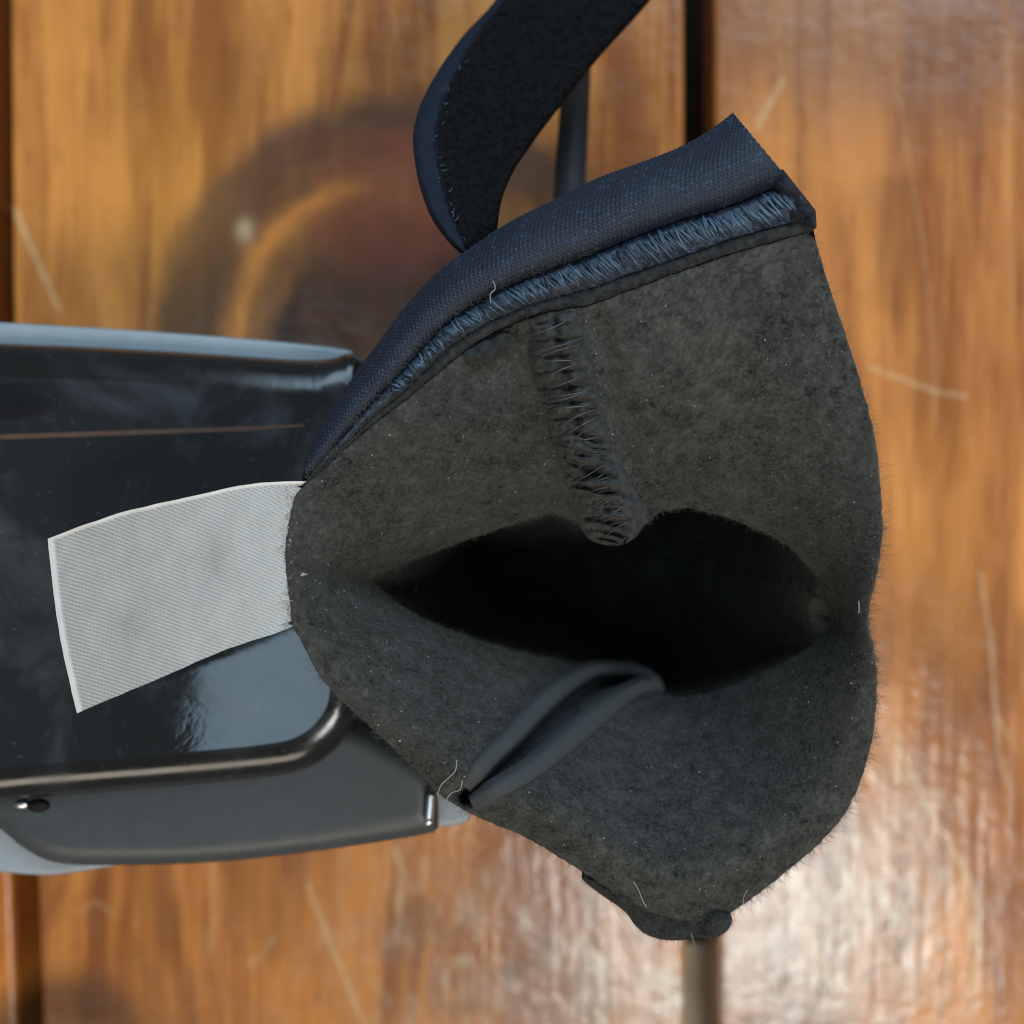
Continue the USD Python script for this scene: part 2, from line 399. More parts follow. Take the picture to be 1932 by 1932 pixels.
def plane_z(vx, vy, off=0.0):
    """Height of the tilted device face along the sight line through (vx, vy)."""
    d = np.stack([(vx - CX) / FPX, -(vy - CX) / FPX, -np.ones_like(vx)], -1) @ RX.T
    # z = ZF + SL*(y-YF) + off ; C + s d
    s = (ZF + off + SL * (CAM[1] - YF) - CAM[2]) / (d[..., 2] - SL * d[..., 1])
    return CAM[2] + s * d[..., 2]


slab_outline = rounded([(-120, 1530), (0, 1510), (200, 1494), (400, 1477), (520, 1465), (575, 1453), (620, 1428), (655, 1392), (678, 1350), (686, 1300), (690, 1200), (700, 900), (706, 690), (664, 660), (620, 684), (400, 668), (200, 656), (0, 648), (-120, 642)])


def slab_z(vx, vy):
    z = plane_z(vx, vy)
    # the far band and the right-hand band are bevels that fall away from the flat face
    yl = 822 - 0.034 * np.maximum(vx, -100)
    back = np.maximum(0, yl - vy) / 16 * MM
    right = np.maximum(0, vx - 560 - (vy - 800) * 0.30) / 16 * MM * (vy < 1180)
    fade = sstep(1180, 950, vy)
    return z - np.maximum(back * 0.16, right * 0.16 * fade)


v, f = sheet(slab_outline, 7, slab_z, r=62, drop=3.6 * MM, depth=4 * MM, rings=(0, .01, .03, .06, .1, .16, .24, .34, .46, .6, .78, 1.0))
qx, qy = proj(v[f].mean(1))
on_rim = (shapely.distance(shapely.points(qx, qy), slab_outline.exterior) < 60) | ~shapely.contains_xy(slab_outline, qx, qy)
part(dev, 'top_panel', (v, f[~on_rim]), 'gloss_black')
part(dev, 'rounded_rim', (v, f[on_rim]), 'gloss_black_rim')
lx = np.linspace(-110, 575, 40)
yl_ = 824 - 0.034 * np.maximum(lx, -100)
part(dev, 'reflection_strip', sheet(Polygon(np.r_[np.c_[lx, yl_ - 4], np.c_[lx, yl_ + 5 - 6 * (lx > 480) * (lx - 480) / 100][::-1]]), 5, lambda x, y: slab_z(x, y) + .06 * MM), 'reflection_brown')  # thin brown strip laid on as the reddish reflection along the crease
ledge = rounded([(-120, 1400), (-120, 1500), (-40, 1535), (0, 1562), (45, 1602), (100, 1630), (200, 1633), (400, 1629), (600, 1606), (822, 1572), (829, 1562), (824, 1470), (800, 1430), (600, 1330)], 2)
part(dev, 'ledge', sheet(ledge, 12, lambda x, y: plane_z(x, y, -4.4 * MM), r=40, drop=2.6 * MM, depth=5 * MM, rings=(0, .05, .15, .3, .5, .75, 1.0)), 'satin_charcoal')
basep = rounded([(-120, 600), (0, 608), (300, 625), (655, 655), (672, 670), (720, 800), (860, 1460), (893, 1530), (880, 1556), (820, 1560), (400, 1600), (130, 1650), (60, 1652), (-30, 1642), (-120, 1640)])
part(dev, 'base_plate', sheet(basep, 6, lambda x, y: plane_z(x, y, -(8.0 + 1.6 * sstep(900, 1450, y)) * MM), r=8, drop=.8 * MM, depth=3 * MM, rings=(0, .2, .6, 1.0)), 'pale_plastic')
foot = trimesh.creation.box([0.040, 0.046, 0.047]); fp = U(180, 1120, 0.02); foot.apply_translation([fp[0], fp[1], TZ + .0235])
part(dev, 'foot_block', foot, 'satin_charcoal', smooth=False)
pin = tube(U(np.array([813, 811, 809]), np.array([1500, 1525, 1549]), plane_z(np.array([813., 811, 809]), np.array([1500., 1525, 1549]), -3.6 * MM)), np.array([.55, .6, .62]) * MM, 12)
part(dev, 'metal_pin', pin, 'bright_metal')
pe = trimesh.creation.icosphere(2, .66 * MM); pe.apply_translation(U(809, 1549, plane_z(np.array(809.), np.array(1549.), -3.5 * MM)))
part(dev, 'pin_head', pe, 'bright_metal')


def lens_blob(cx, cy, rx, ry, off, h):
    a = np.linspace(0, 2 * np.pi, 25)[:-1]
    p = Polygon(np.c_[cx + rx * np.cos(a), cy + ry * np.sin(a)])
    return sheet(p, 5, lambda x, y: plane_z(x, y, off), r=min(rx, ry) * .9, drop=h)


part(dev, 'screw_recess', lens_blob(72, 1520, 22, 13, -3.6 * MM, .8 * MM), 'dull_black')
part(dev, 'dark_oval', lens_blob(30, 762, 82, 36, -.05 * MM - 40 * MM * 0, .6 * MM), 'dull_black')  # dark oval patch on the far band
part(dev, 'glint_blob', lens_blob(40, 1519, 14, 8, -3.4 * MM, .5 * MM), 'bright_metal')  # bright bead added for the glint beside the recess

# ------------------------------------------------------------------ fabric pouch
cw = U(1150, 1130, 0.0)
pouch = thing('fabric_pouch', 'black fleece lined fabric pouch with navy hem, open mouth towards the camera', 'pouch', (0.004, -0.008, TZ))
ZR = 55 * MM
C0 = np.array([1150.0, 1130.0])
A_ = [(1537, 432), (1480, 450), (1400, 472), (1300, 505), (1200, 542), (1110, 575), (1030, 588), (960, 612), (900, 645), (850, 682), (780, 742), (700, 802), (640, 856), (585, 908)]
B_ = [(1536, 405), (1475, 425), (1390, 447), (1300, 480), (1200, 513), (1110, 545), (1030, 565), (960, 590), (895, 622), (840, 660), (774, 726), (696, 793), (637, 850), (583, 904)]
C_ = [(1493, 345), (1440, 365), (1380, 390), (1300, 412), (1200, 448), (1110, 485), (1030, 512), (960, 540), (890, 578), (830, 622), (763, 696), (690, 773), (632, 840), (580, 898)]
O_ = [(1383, 213), (1340, 246), (1290, 275), (1220, 303), (1130, 335), (1040, 380), (960, 420), (890, 466), (830, 510), (770, 572), (715, 645), (660, 722), (612, 797), (570, 878)]
REST = [(557, 930), (545, 980), (536, 1050), (543, 1120), (552, 1185), (570, 1215), (600, 1275), (640, 1320), (690, 1365), (750, 1420), (812, 1482), (830, 1503), (850, 1515), (885, 1536), (930, 1556), (990, 1580),
        (1050, 1615), (1120, 1660), (1180, 1700), (1240, 1728), (1300, 1742), (1360, 1735), (1400, 1712), (1440, 1682), (1490, 1642), (1545, 1597), (1592, 1545), (1620, 1490), (1640, 1430), (1650, 1380), (1656, 1320), (1655, 1260), (1648, 1215),
        (1640, 1185), (1640, 1150), (1648, 1120), (1660, 1060), (1667, 1010), (1664, 930), (1656, 850), (1645, 790), (1625, 720), (1600, 640), (1567, 545), (1548, 485)]


def radial(poly):
    p = np.array(poly, float)
    p = np.vstack([p, p[:1]])
    q = []
    for a, b in zip(p[:-1], p[1:]):
        n = max(2, int(np.hypot(*(b - a)) / 3)); t = np.linspace(0, 1, n, endpoint=False)[:, None]
        q.append(a * (1 - t) + b * t)
    q = np.vstack(q)
    ang = np.arctan2(-(q[:, 1] - C0[1]), q[:, 0] - C0[0]); r = np.hypot(*(q - C0).T)
    o = np.argsort(ang); ang, r = ang[o], r[o]
    ang = np.r_[ang - 2 * np.pi, ang, ang + 2 * np.pi]; r = np.r_[r, r, r]
    th = np.linspace(-np.pi, np.pi, 2881)
    rr = np.interp(th, ang, r)
    k = np.hanning(49); k /= k.sum()
    rr = np.convolve(np.r_[rr[-25:-1], rr, rr[1:25]], k, 'valid')
    return lambda a: np.interp((a + np.pi) % (2 * np.pi) - np.pi, th, rr)


rim_r = radial(A_ + REST)
HOLE = [(700, 1090), (780, 1056), (850, 1030), (950, 995), (1040, 968), (1090, 985), (1120, 1008), (1160, 1018), (1200, 1005), (1245, 966), (1300, 958), (1370, 976), (1440, 1003), (1500, 1038), (1540, 1085), (1562, 1140), (1568, 1190), (1530, 1222), (1470, 1255), (1400, 1288),
        (1330, 1312), (1270, 1316), (1200, 1280), (1120, 1258), (1000, 1236), (900, 1208), (800, 1168), (735, 1130)]
hole_r = radial(HOLE)
out_r = radial(O_[::1] + REST + [(1537, 425), (1533, 398), (1475, 330), (1440, 285), (1405, 224)])

SLIT = [(880, 1500), (930, 1465), (1000, 1410), (1060, 1350), (1110, 1310), (1150, 1288), (1190, 1277)]
slit_line = LineString(SLIT)


def zsurf(vx, vy, detail=True):
    """Height of the lining over the picture point, out to the mouth's inner edge."""
    vx, vy = np.asarray(vx, float), np.asarray(vy, float)
    a = np.arctan2(-(vy - C0[1]), vx - C0[0]); r = np.hypot(vx - C0[0], vy - C0[1])
    rR, rH = rim_r(a), hole_r(a)
    t = np.clip((rR - r) / np.maximum(rR - rH, 1), 0, 1)
    return zprof(a, t, vx, vy)


def zprof(a, t, vx, vy):
    s, c = np.sin(a), np.cos(a)
    up, dn = np.maximum(s, 0) ** 1.6, np.maximum(-s, 0) ** 1.3
    side = np.maximum(0, 1 - up - dn)
    zH = (46 * up + 27 * dn + np.where(c > 0, 45, 40) * side) * MM
    p = 2.1 * up + 1.35 * dn + 1.5 * side
    tl = t * (1 - dn) + np.maximum(0, (t - .16) / .84) * dn
    z = ZR - (ZR - zH) * tl ** p - 3.2 * MM * dn * np.maximum(0, 1 - t / .22) ** 2 * sstep(.05, .35, dn)
    # soft swells of the fabric
    z = z + 1.6 * MM * (fbm(np.stack([vx / 210, vy / 210, np.zeros_like(vx)], -1), 2, 12) - .5) * np.minimum(1, t * 3)
    dl_ = np.interp(vy, [590, 800, 900, 1000], [1040, 1088, 1122, 1165])
    z = z - 1.0 * MM * (np.exp(-((vx - dl_ + 78) / 26) ** 2) + np.exp(-((vx - dl_ - 80) / 26) ** 2)) * sstep(560, 620, vy) * sstep(1010, 940, vy)
    # a long shallow valley beside the upper dart, and a fold running to the right hand rim
    z = z - 1.3 * MM * np.exp(-((vx - 960 - (vy - 700) * .25) / 60) ** 2) * sstep(560, 660, vy) * sstep(960, 820, vy)
    z = z - 1.0 * MM * np.exp(-((vy - 1165) / 28) ** 2) * sstep(1480, 1600, vx)
    d = shapely.distance(shapely.points(vx.ravel(), vy.ravel()), slit_line).reshape(vx.shape) if vx.size > 1 else np.array(slit_line.distance(shapely.Point(float(vx), float(vy))))
    z = z - 7.0 * MM * np.exp(-(d / 16) ** 2)
    return z


NA, NT = 1500, 190
ang = np.linspace(-np.pi, np.pi, NA, endpoint=False)
rR, rH = rim_r(ang) - 6, hole_r(ang)
tt = np.linspace(0, 1, NT)
rr = rR[:, None] * (1 - tt) + rH[:, None] * tt
AX, AY = C0[0] + rr * np.cos(ang)[:, None], C0[1] - rr * np.sin(ang)[:, None]
ZZ = zprof(np.broadcast_to(ang[:, None], AX.shape), np.broadcast_to(tt, AX.shape), AX, AY)
W = U(AX, AY, ZZ)
pm = W / MM
ZZ = ZZ + MM * (0.16 * (fbm(pm / .55, 3, 3) - .5) + 0.30 * (fbm(pm / 2.2, 2, 9) - .5))
W = U(AX, AY, ZZ)
# rolled edge of the mouth
dirw = np.stack([np.cos(ang), np.sin(ang), 0 * ang], -1)
roll = []
jit = 0.25 * MM * (fbm(np.stack([np.cos(ang) * 60, np.sin(ang) * 60, 0 * ang], -1), 3, 15) - .5)
for o, dz in ((-.9, -3.2), (-.1, -2.2), (.35, -1.4), (.48, -.8), (.40, -.35), (.18, -.08)):
    roll.append(W[:, 0] + dirw * (o * MM + jit)[:, None] + np.array([0, 0, dz * MM]))
roll = np.stack(roll, 1)
# the pocket below the mouth
ND = 60
tau = np.linspace(0, 1, ND + 1)[1:]
Hw = W[:, -1]
hc = np.array([Hw[:, 0].mean(), Hw[:, 1].mean() + 0.0, 0])
upw = np.maximum(np.sin(ang), 0) ** 0.7
sc = (1 + (0.14 + 0.32 * upw)[:, None] * np.sin(np.pi * np.minimum(tau ** .55, 1))[None]) * (1 - tau ** 7)[None]
lo = TZ + 3.5 * MM
deep = hc + (Hw - hc)[:, None] * sc[..., None]

deep[..., 2] = Hw[:, 2:3] - (Hw[:, 2:3] - lo) * (tau ** 1.0)[None]
dl = np.clip((ZR - deep[..., 2]) / (ZR - TZ), 0, 1)                # keep the pocket inside the shell
lfa = sstep(.15, .85, -np.cos(ang))
cSh = U(1150, 1130, ZR)
rel = deep[..., :2] - cSh[:2]
dr = np.hypot(rel[..., 0], rel[..., 1]); da = np.arctan2(rel[..., 1], rel[..., 0])
sa = np.linspace(-np.pi, np.pi, 721)
swp = U(C0[0] + out_r(sa) * np.cos(sa), C0[1] - out_r(sa) * np.sin(sa), ZR) - cSh
rs = np.interp(da, sa, np.hypot(swp[:, 0], swp[:, 1]))
LEV = np.r_[0, .035, .08, .15, .25, .4, .6, .78, .92, 1.0]
kL = np.interp(dl, LEV, np.r_[1.0, .975, .93, .87, .80, .72, .64, .56, .48, .36]); kF = np.interp(dl, LEV, np.r_[1.0, .995, .985, .97, .95, .92, .88, .82, .72, .5])
lfd = sstep(.15, .85, -np.cos(da))
lim = rs * (kL * lfd + kF * (1 - lfd)) - 2.2 * MM
deep[..., :2] = cSh[:2] + rel * np.minimum(1, lim / np.maximum(dr, 1e-9))[..., None]
deep += MM * .2 * (fbm(deep / MM / .7, 2, 4) - .5)[..., None] * np.array([1, 1, 1])
P = np.concatenate([roll, W, deep], 1)
V, F = grid(P, closed=True)
fl = fbm(V / MM / .32, 3, 31); fl2 = fbm(V / MM / 6.0, 3, 33)
fl3 = fbm(V / MM / 1.3, 3, 37)
tint = np.array([0.052, 0.0492, 0.0430]) * np.clip(0.60 + 1.9 * (fl - .31) + 1.25 * (fl3 - .5) + 0.6 * (fl2 - .5), .12, 2.2)[:, None]
part(pouch, 'fleece_lining', (V, F), 'fleece', tint=tint)

# outer shell, hidden behind its own mouth from above
NS = 420
a2 = np.linspace(-np.pi, np.pi, NS, endpoint=False)
dn2 = np.maximum(-np.sin(a2), 0) ** 1.3 * sstep(.05, .35, np.maximum(-np.sin(a2), 0) ** 1.3)
so = out_r(a2) - 6 - 9 * np.minimum(1, dn2 * 2)
topband = np.exp(-((((a2 - 1.75) / 1.05)) ** 4))
zt = ZR - (1.4 + 3.6 * topband + 3.4 * dn2) * MM
So = U(C0[0] + so * np.cos(a2), C0[1] - so * np.sin(a2), zt)
cS = U(1150, 1130, ZR)
lev = np.r_[0, .035, .08, .15, .25, .4, .6, .78, .92, 1.0, 1.02]
prof = np.r_[1.0, .975, .93, .87, .80, .72, .64, .56, .48, .36, .0]
sh = np.stack([np.concatenate([cS[:2] + (So[:, :2] - cS[:2]) * k, (zt * (1 - min(l, 1)) + (TZ + (0.8 if l < 1.01 else .5) * MM) * min(l, 1))[:, None]], 1) for l, k in zip(lev, prof)], 1)
lf = sstep(.15, .85, -np.cos(a2))
full = np.r_[1.0, .995, .985, .97, .95, .92, .88, .82, .72, .5, 0]
for i in range(len(lev)):
    k = prof[i] * lf + full[i] * (1 - lf)
    sh[:, i, :2] = cS[:2] + (So[:, :2] - cS[:2]) * k[:, None]
V, F = grid(sh, closed=True)
part(pouch, 'outer_shell', (V, F[:, ::-1]), 'outer_jersey')

# navy hem: rolled jersey along the upper edge
NU = 620


def soft(c, n=61):
    k = np.hanning(n); k /= k.sum(); h = n // 2
    e = np.concatenate([2 * c[:1] - c[h:0:-1], c, 2 * c[-1:] - c[-2:-h - 2:-1]])
    return np.stack([np.convolve(e[:, i], k, 'valid') for i in range(c.shape[1])], 1)


cv = {k: soft(spline(v, NU)) for k, v in dict(A=A_, B=B_, C=C_, O=O_).items()}
ulen = np.r_[0, np.cumsum(np.linalg.norm(np.diff(U(cv['O'][:, 0], cv['O'][:, 1], ZR), axis=0), axis=1))] / MM


def hem_strip(a, b, nv, zf):
    w = np.linspace(0, 1, nv)
    p = cv[a][:, None] * (1 - w[None, :, None]) + cv[b][:, None] * w[None, :, None]
    z = zf(np.arange(NU)[:, None] / NU, w[None, :])
    return p, z


uu = np.arange(NU) / (NU - 1.0)
height = np.interp(uu, [0, .1, .45, .6, .8, 1], [2.4, 2.6, 2.2, 1.6, 1.0, .4])[:, None]
NV = 120
w = np.linspace(0, 1, NV)[None]
pw = cv['C'][:, None] * (1 - w[..., None]) + cv['O'][:, None] * w[..., None]
endp = np.interp(uu, [0, .02, .05], [1, .35, 0])[:, None]
fall = np.interp(uu, [0, .5, .8, 1], [5, 4.5, 3.2, 1.5])[:, None]
zr = ZR + MM * (height * (np.sin(np.pi * np.clip(w * 1.02, 0, 1) ** .62) - .42) - .7 * np.exp(-(w / .07) ** 2) - fall * np.maximum(0, w - .45) ** 2 * 2.4 - .3 * endp)
sw = fbm(np.stack([pw[..., 0] / 120, pw[..., 1] / 120, 0 * pw[..., 0]], -1), 3, 8) - .5
zr = zr + .9 * MM * sw * np.sin(np.pi * np.clip(w, 0, 1))
Pn = U(pw[..., 0], pw[..., 1], zr)
# knitted stitches: small V loops in rows
vlen = np.concatenate([np.zeros((NU, 1)), np.cumsum(np.linalg.norm(np.diff(Pn, axis=1), axis=2), 1)], 1) / MM
ul = ulen[:, None] + 0 * vlen
row, colm = vlen / 0.50, ul / 0.56
st = np.abs(np.sin(np.pi * (colm + .5 * (np.floor(row) % 2)))) * np.abs(np.sin(np.pi * (row + .35 * np.sin(2 * np.pi * colm))))
dx = np.gradient(Pn, axis=0); dy = np.gradient(Pn, axis=1)
nrm = np.cross(dx, dy); nrm /= np.linalg.norm(nrm, axis=-1, keepdims=True) + 1e-15
nrm *= np.sign(nrm[..., 2:3] + 1e-9)
Pk = Pn + nrm * (MM * (0.13 * st + .03 * (fbm(Pn / MM / .3, 2, 2) - .5)))[..., None]
# turn the outer edge down to meet the shell
last = Pk[:, -1:] + np.array([0, 0, -1.6 * MM]); last[..., :2] += (cS[:2] - last[..., :2]) * .012
last2 = last + np.array([0, 0, -3 * MM]); last2[..., :2] += (cS[:2] - last2[..., :2]) * .04
V, F = grid(np.concatenate([Pk, last, last2], 1))
kn = rng.random(st.shape)
kn = np.repeat(np.repeat(rng.random((NU // 4 + 1, NV // 4 + 1)), 4, 0), 4, 1)[:NU, :NV]
tn = np.array([0.0080, 0.0130, 0.0245]) * (0.30 + 1.35 * st + .9 * kn * st + 2.4 * (kn > .93) * st)[..., None]  # random sparkle of the fibres is painted into this colour
tn = np.concatenate([tn, tn[:, -1:] * .8, tn[:, -1:] * .8], 1)
part(pouch, 'navy_hem', (V, F), 'navy_knit', tint=tn.reshape(-1, 3))
# the cut end of the roll at the right
eA = Pk[0, ::4]; mid = eA.mean(0) + np.array([-.0002, 0, -.003])
# overlock seam band and the felt edge below it
NB = 36
w = np.linspace(0, 1, NB)[None]
pb = cv['B'][:, None] * (1 - w[..., None]) + cv['C'][:, None] * w[..., None]
hb = np.interp(uu, [0, .06, .7, 1], [1.3, 1.15, 1.0, .4])[:, None]
lump = fbm(np.stack([pb[..., 0] / 16, pb[..., 1] / 16, 0 * pb[..., 0]], -1), 3, 18)
zb = ZR + MM * (hb * np.sin(np.pi * np.clip(w, .0, 1)) ** .7 - .35 + .8 * (lump - .5) - .3 * (w > .9))
Pb = U(pb[..., 0], pb[..., 1], zb)
V, F = grid(Pb)
fb_ = fbm(Pb / MM / .16, 2, 27)
tb = np.array([0.019, 0.030, 0.048]) * (.15 + 1.0 * lump + 2.6 * sstep(.5, .8, fb_))[..., None]
seam = part(pouch, 'overlock_seam', (V, F), 'navy_knit', tint=tb.reshape(-1, 3))
w = np.linspace(0, 1, 26)[None]
pa = cv['A'][:, None] * (1 - w[..., None]) + cv['B'][:, None] * w[..., None]
lump = fbm(np.stack([pa[..., 0] / 12, pa[..., 1] / 12, 0 * pa[..., 0]], -1), 3, 19)
za = ZR + MM * (.95 * np.sin(np.pi * np.clip(w * .9 + .1, 0, 1)) ** .6 * np.interp(uu, [0, .05, .75, 1], [.4, 1, .9, .3])[:, None] - .55 + .6 * (lump - .5))
za[:, 0] -= 1.0 * MM
V, F = grid(U(pa[..., 0], pa[..., 1] + 3 * (lump - .5), za))
ta = np.array([0.027, 0.027, 0.026]) * (.4 + 1.2 * lump)[..., None]
part(pouch, 'felt_edge', (V, F), 'fleece', tint=ta.reshape(-1, 3))


def at_seam(u, w, dz=0.0):
    """A point over the overlock seam: u along it, w across it (0 felt side, 1 navy side)."""
    i = np.clip(np.asarray(u) * (NU - 1), 0, NU - 1)
    j = np.clip(np.asarray(w), 0, 1)
    pB = np.stack([np.interp(i, np.arange(NU), cv['B'][:, k]) for k in (0, 1)], -1); pC = np.stack([np.interp(i, np.arange(NU), cv['C'][:, k]) for k in (0, 1)], -1)
    p = pB * (1 - j[..., None]) + pC * j[..., None]
    h = np.interp(i / NU, [0, .06, .7, 1], [1.3, 1.15, 1.0, .4])
    z = ZR + MM * (h * np.sin(np.pi * j) ** .7 - .3) + dz
    return U(p[..., 0], p[..., 1], z)


NS_ = 190
for k in range(NS_):
    u0 = .02 + .78 * (k + rng.uniform(-.45, .45)) / NS_
    lean = .007 + rng.uniform(-.004, .004) if rng.random() < .8 else -.006
    w0 = rng.uniform(.02, .30); w1 = min(1.02, w0 + rng.uniform(.5, .85))
    s = np.linspace(0, 1, 8)
    hump = np.abs(2 * s - 1) ** 2.5
    pts = at_seam(u0 + lean * (s - .5) + .001 * np.sin(s * 5 + k), w0 + (w1 - w0) * s, (.06 + .20 * rng.random()) * MM - .26 * MM * hump)
    part(seam, 'stitch', tube(pts, rng.uniform(.10, .17) * MM * (1 - .25 * hump), 6), ('thread_blue', 'thread_dim', 'thread_mid', 'thread_dim')[int(rng.integers(0, 4))])

# upper dart: a puckered ridge with thread loops
DC = [(1040, 596, 44), (1050, 650, 58), (1066, 720, 56), (1084, 790, 52), (1104, 860, 52), (1128, 915, 56), (1148, 960, 62), (1158, 984, 60), (1165, 1003, 52), (1169, 1016, 38), (1171, 1024, 22), (1172, 1028, 6)]
ND1, ND2 = 300, 70
dc = spline(DC, ND1)
tg = np.gradient(dc[:, :2], axis=0); tg /= np.linalg.norm(tg, axis=1, keepdims=True)
nn = np.stack([-tg[:, 1], tg[:, 0]], 1)          # to the left hand of the run


def dart_point(s, w, dz=0.0):
    i = np.clip(np.asarray(s) * (ND1 - 1), 0, ND1 - 1); ar = np.arange(ND1)
    c = np.stack([np.interp(i, ar, dc[:, k]) for k in range(3)], -1); n = np.stack([np.interp(i, ar, nn[:, k]) for k in range(2)], -1)
    w = np.asarray(w)
    p = c[..., :2] + n * (w * c[..., 2])[..., None]
    base = zsurf(p[..., 0], p[..., 1])
    s_ = np.asarray(s)
    h = np.interp(s_, [0, .08, .5, .9, 1], [1.3, 3.0, 2.6, 2.6, .8]) * MM
    return p, base + h * np.sqrt(np.maximum(0, 1 - w * w)) ** 1.2 - .25 * MM + dz


s, w = np.linspace(0, 1, ND1)[:, None] + np.zeros((1, ND2)), np.linspace(-1, 1, ND2)[None] + np.zeros((ND1, 1))
pd, zd = dart_point(s, w)
wr = fbm(np.stack([s * 34 + w * 2.2, w * 1.3, 0 * s], -1), 2, 50) - .5
blob = fbm(np.stack([pd[..., 0] / 26, pd[..., 1] / 26, 0 * s], -1), 2, 51) - .5
fine = fbm(np.stack([pd[..., 0] / 7, pd[..., 1] / 7, 0 * s], -1), 2, 52) - .5
puck = sstep(.42, .55, s)
rid = .5 - np.abs(fbm(np.stack([s * 20 + w * 1.6, w * .9, 0 * s + 4], -1), 2, 54) - .5) * 3.4
zd = zd + MM * (puck * (3.2 * wr + 2.0 * rid) * np.clip(1 - w * w, 0, 1) + (1 - puck) * 2.0 * blob + .5 * fine * (.4 + .6 * puck))
pin = ((s * 15 + .35 * w) % 1 - .5)
zd = zd - MM * .9 * np.exp(-(pin / .16) ** 2) * (1 - puck) * (1 - w * w)
zd = zd - MM * 2.0 * np.exp(-((w + .05) / .15) ** 2) * (1 - puck) * (1 - .5 * s)       # the seam between the two edges
Pd = U(pd[..., 0], pd[..., 1], zd)
tail = Pd[-1:] + np.array([0, 0, -2.2 * MM]); tail2 = tail + np.array([0, .002, -3 * MM])
V, F = grid(np.concatenate([Pd, tail, tail2], 0))
td = np.array([0.044, 0.0425, 0.039]) * (.55 + .9 * (fine + .5))[..., None]
td = np.concatenate([td, td[-1:], td[-1:]], 0)
ridge = part(pouch, 'dart_ridge', (V, F), 'fleece', tint=td.reshape(-1, 3))
for k in range(30):
    s0 = .04 + .92 * (k / 30) ** .75 + rng.uniform(-.012, .012)
    slope = rng.uniform(-.06, .07) if k < 9 else rng.uniform(-.02, .03)
    q = np.linspace(0, 1, 14)
    a0, a1 = (-.93, .93) if k < 12 else (rng.uniform(-.9, -.2), rng.uniform(.5, .9))
    ss = s0 + slope * (q - .5) + .014 * np.sin(q * 3.0 + k)
    p, z = dart_point(np.clip(ss, 0, 1), a0 + (a1 - a0) * q, (.30 + .2 * rng.random()) * MM - .5 * MM * np.abs(2 * q - 1) ** 4)
    part(ridge, 'stitch', tube(U(p[:, 0], p[:, 1], z), rng.uniform(.05, .075) * MM, 5), 'thread_black')
for k in range(5):        # loose loops standing off its right side
    s0 = rng.uniform(.12, .5); q = np.linspace(0, 1, 12)
    p, z = dart_point(s0 + .07 * q, -.85 - .35 * np.sin(np.pi * q), (.3 + .5 * np.sin(np.pi * q)) * MM)
    part(ridge, 'thread_loop', tube(U(p[:, 0], p[:, 1], z), .045 * MM, 5), 'thread_black')

# lower dart: the two raw foam edges with the slit between
def strip(center, name, h=.9):
    c = spline(center, 160)
    t = np.gradient(c[:, :2], axis=0); t /= np.linalg.norm(t, axis=1, keepdims=True)
    n = np.stack([-t[:, 1], t[:, 0]], 1)
    w = np.linspace(-1, 1, 28)[None]
    p = c[:, None, :2] + n[:, None] * (w * c[:, 2:3])[..., None]
    base = zsurf(c[:, 0], c[:, 1])
    k = np.ones(21) / 21; base = np.convolve(np.r_[np.full(10, base[0]), base, np.full(10, base[-1])], k, 'valid')
    e = np.abs(w) ** 3.4
    z = base[:, None] + MM * (c[:, 3:4] * 1.45 * (1 - e) - 1.6 * e) + MM * (.5 * (fbm(np.stack([p[..., 0] / 45, p[..., 1] / 45, 0 * p[..., 0]], -1), 2, 61) - .5) + .22 * (fbm(np.stack([p[..., 0] / 9, p[..., 1] / 9, 0 * p[..., 0]], -1), 3, 60) - .5) * (.4 + 1.6 * np.abs(w) ** 3))
    V, F = grid(U(p[..., 0], p[..., 1], z))
    part(pouch, name, (V, F), 'foam_edge')


strip([(874, 1482, 20, .7), (905, 1449, 26, .9), (969, 1387, 27, 1.3), (1028, 1326, 27, 1.4), (1080, 1285, 24, 1.3), (1130, 1265, 20, 1.1), (1176, 1264, 18, .9), (1212, 1272, 16, .8), (1238, 1290, 14, .6), (1250, 1306, 8, .3)], 'foam_strip')
strip([(890, 1517, 20, .7), (932, 1496, 27, .9), (1003, 1455, 29, 1.2), (1080, 1393, 30, 1.4), (1144, 1339, 29, 1.4), (1190, 1308, 24, 1.2), (1222, 1296, 22, .9), (1246, 1304, 10, .4)], 'foam_strip')
# navy jersey showing in the slit
c = spline([(960, 1452, 3), (1010, 1416, 6), (1060, 1366, 6), (1095, 1335, 3)], 60)
zz = np.convolve(np.r_[np.full(7, 0), zsurf(c[:, 0], c[:, 1]), np.full(7, 0)], np.ones(15) / 15, 'valid'); zz[:7] = zz[7]; zz[-7:] = zz[-8]
part(pouch, 'slit_jersey', tube(U(c[:, 0], c[:, 1], zz + .7 * MM), c[:, 2] / 17 * MM, 8), 'outer_jersey')

# folded corner of the lower hem
fold = rounded([(1092, 1648), (1150, 1672), (1215, 1694), (1290, 1722), (1340, 1726), (1378, 1724), (1374, 1750), (1348, 1766), (1312, 1764), (1270, 1771), (1226, 1763), (1200, 1742), (1185, 1716), (1130, 1680)], 2).buffer(5)
zf = lambda x, y: ZR - 3.4 * MM + 2.4 * MM * (fbm(np.stack([x / 34, y / 26, 0 * x], -1), 4, 70) - .5) + 1.6 * MM * sstep(1325, 1345, x) - 1.5 * MM * np.exp(-((x - 1318) / 9) ** 2)
v, f = sheet(fold, 3.5, zf, r=16, drop=1.6 * MM, depth=3 * MM)
fold_v = v[v[:, 2] > ZR - 5 * MM]
part(pouch, 'hem_fold', (v, f), 'fleece', tint=np.array([0.026, 0.025, 0.024]) * (.5 + 1.0 * fbm(v / MM / .3, 3, 71))[:, None])
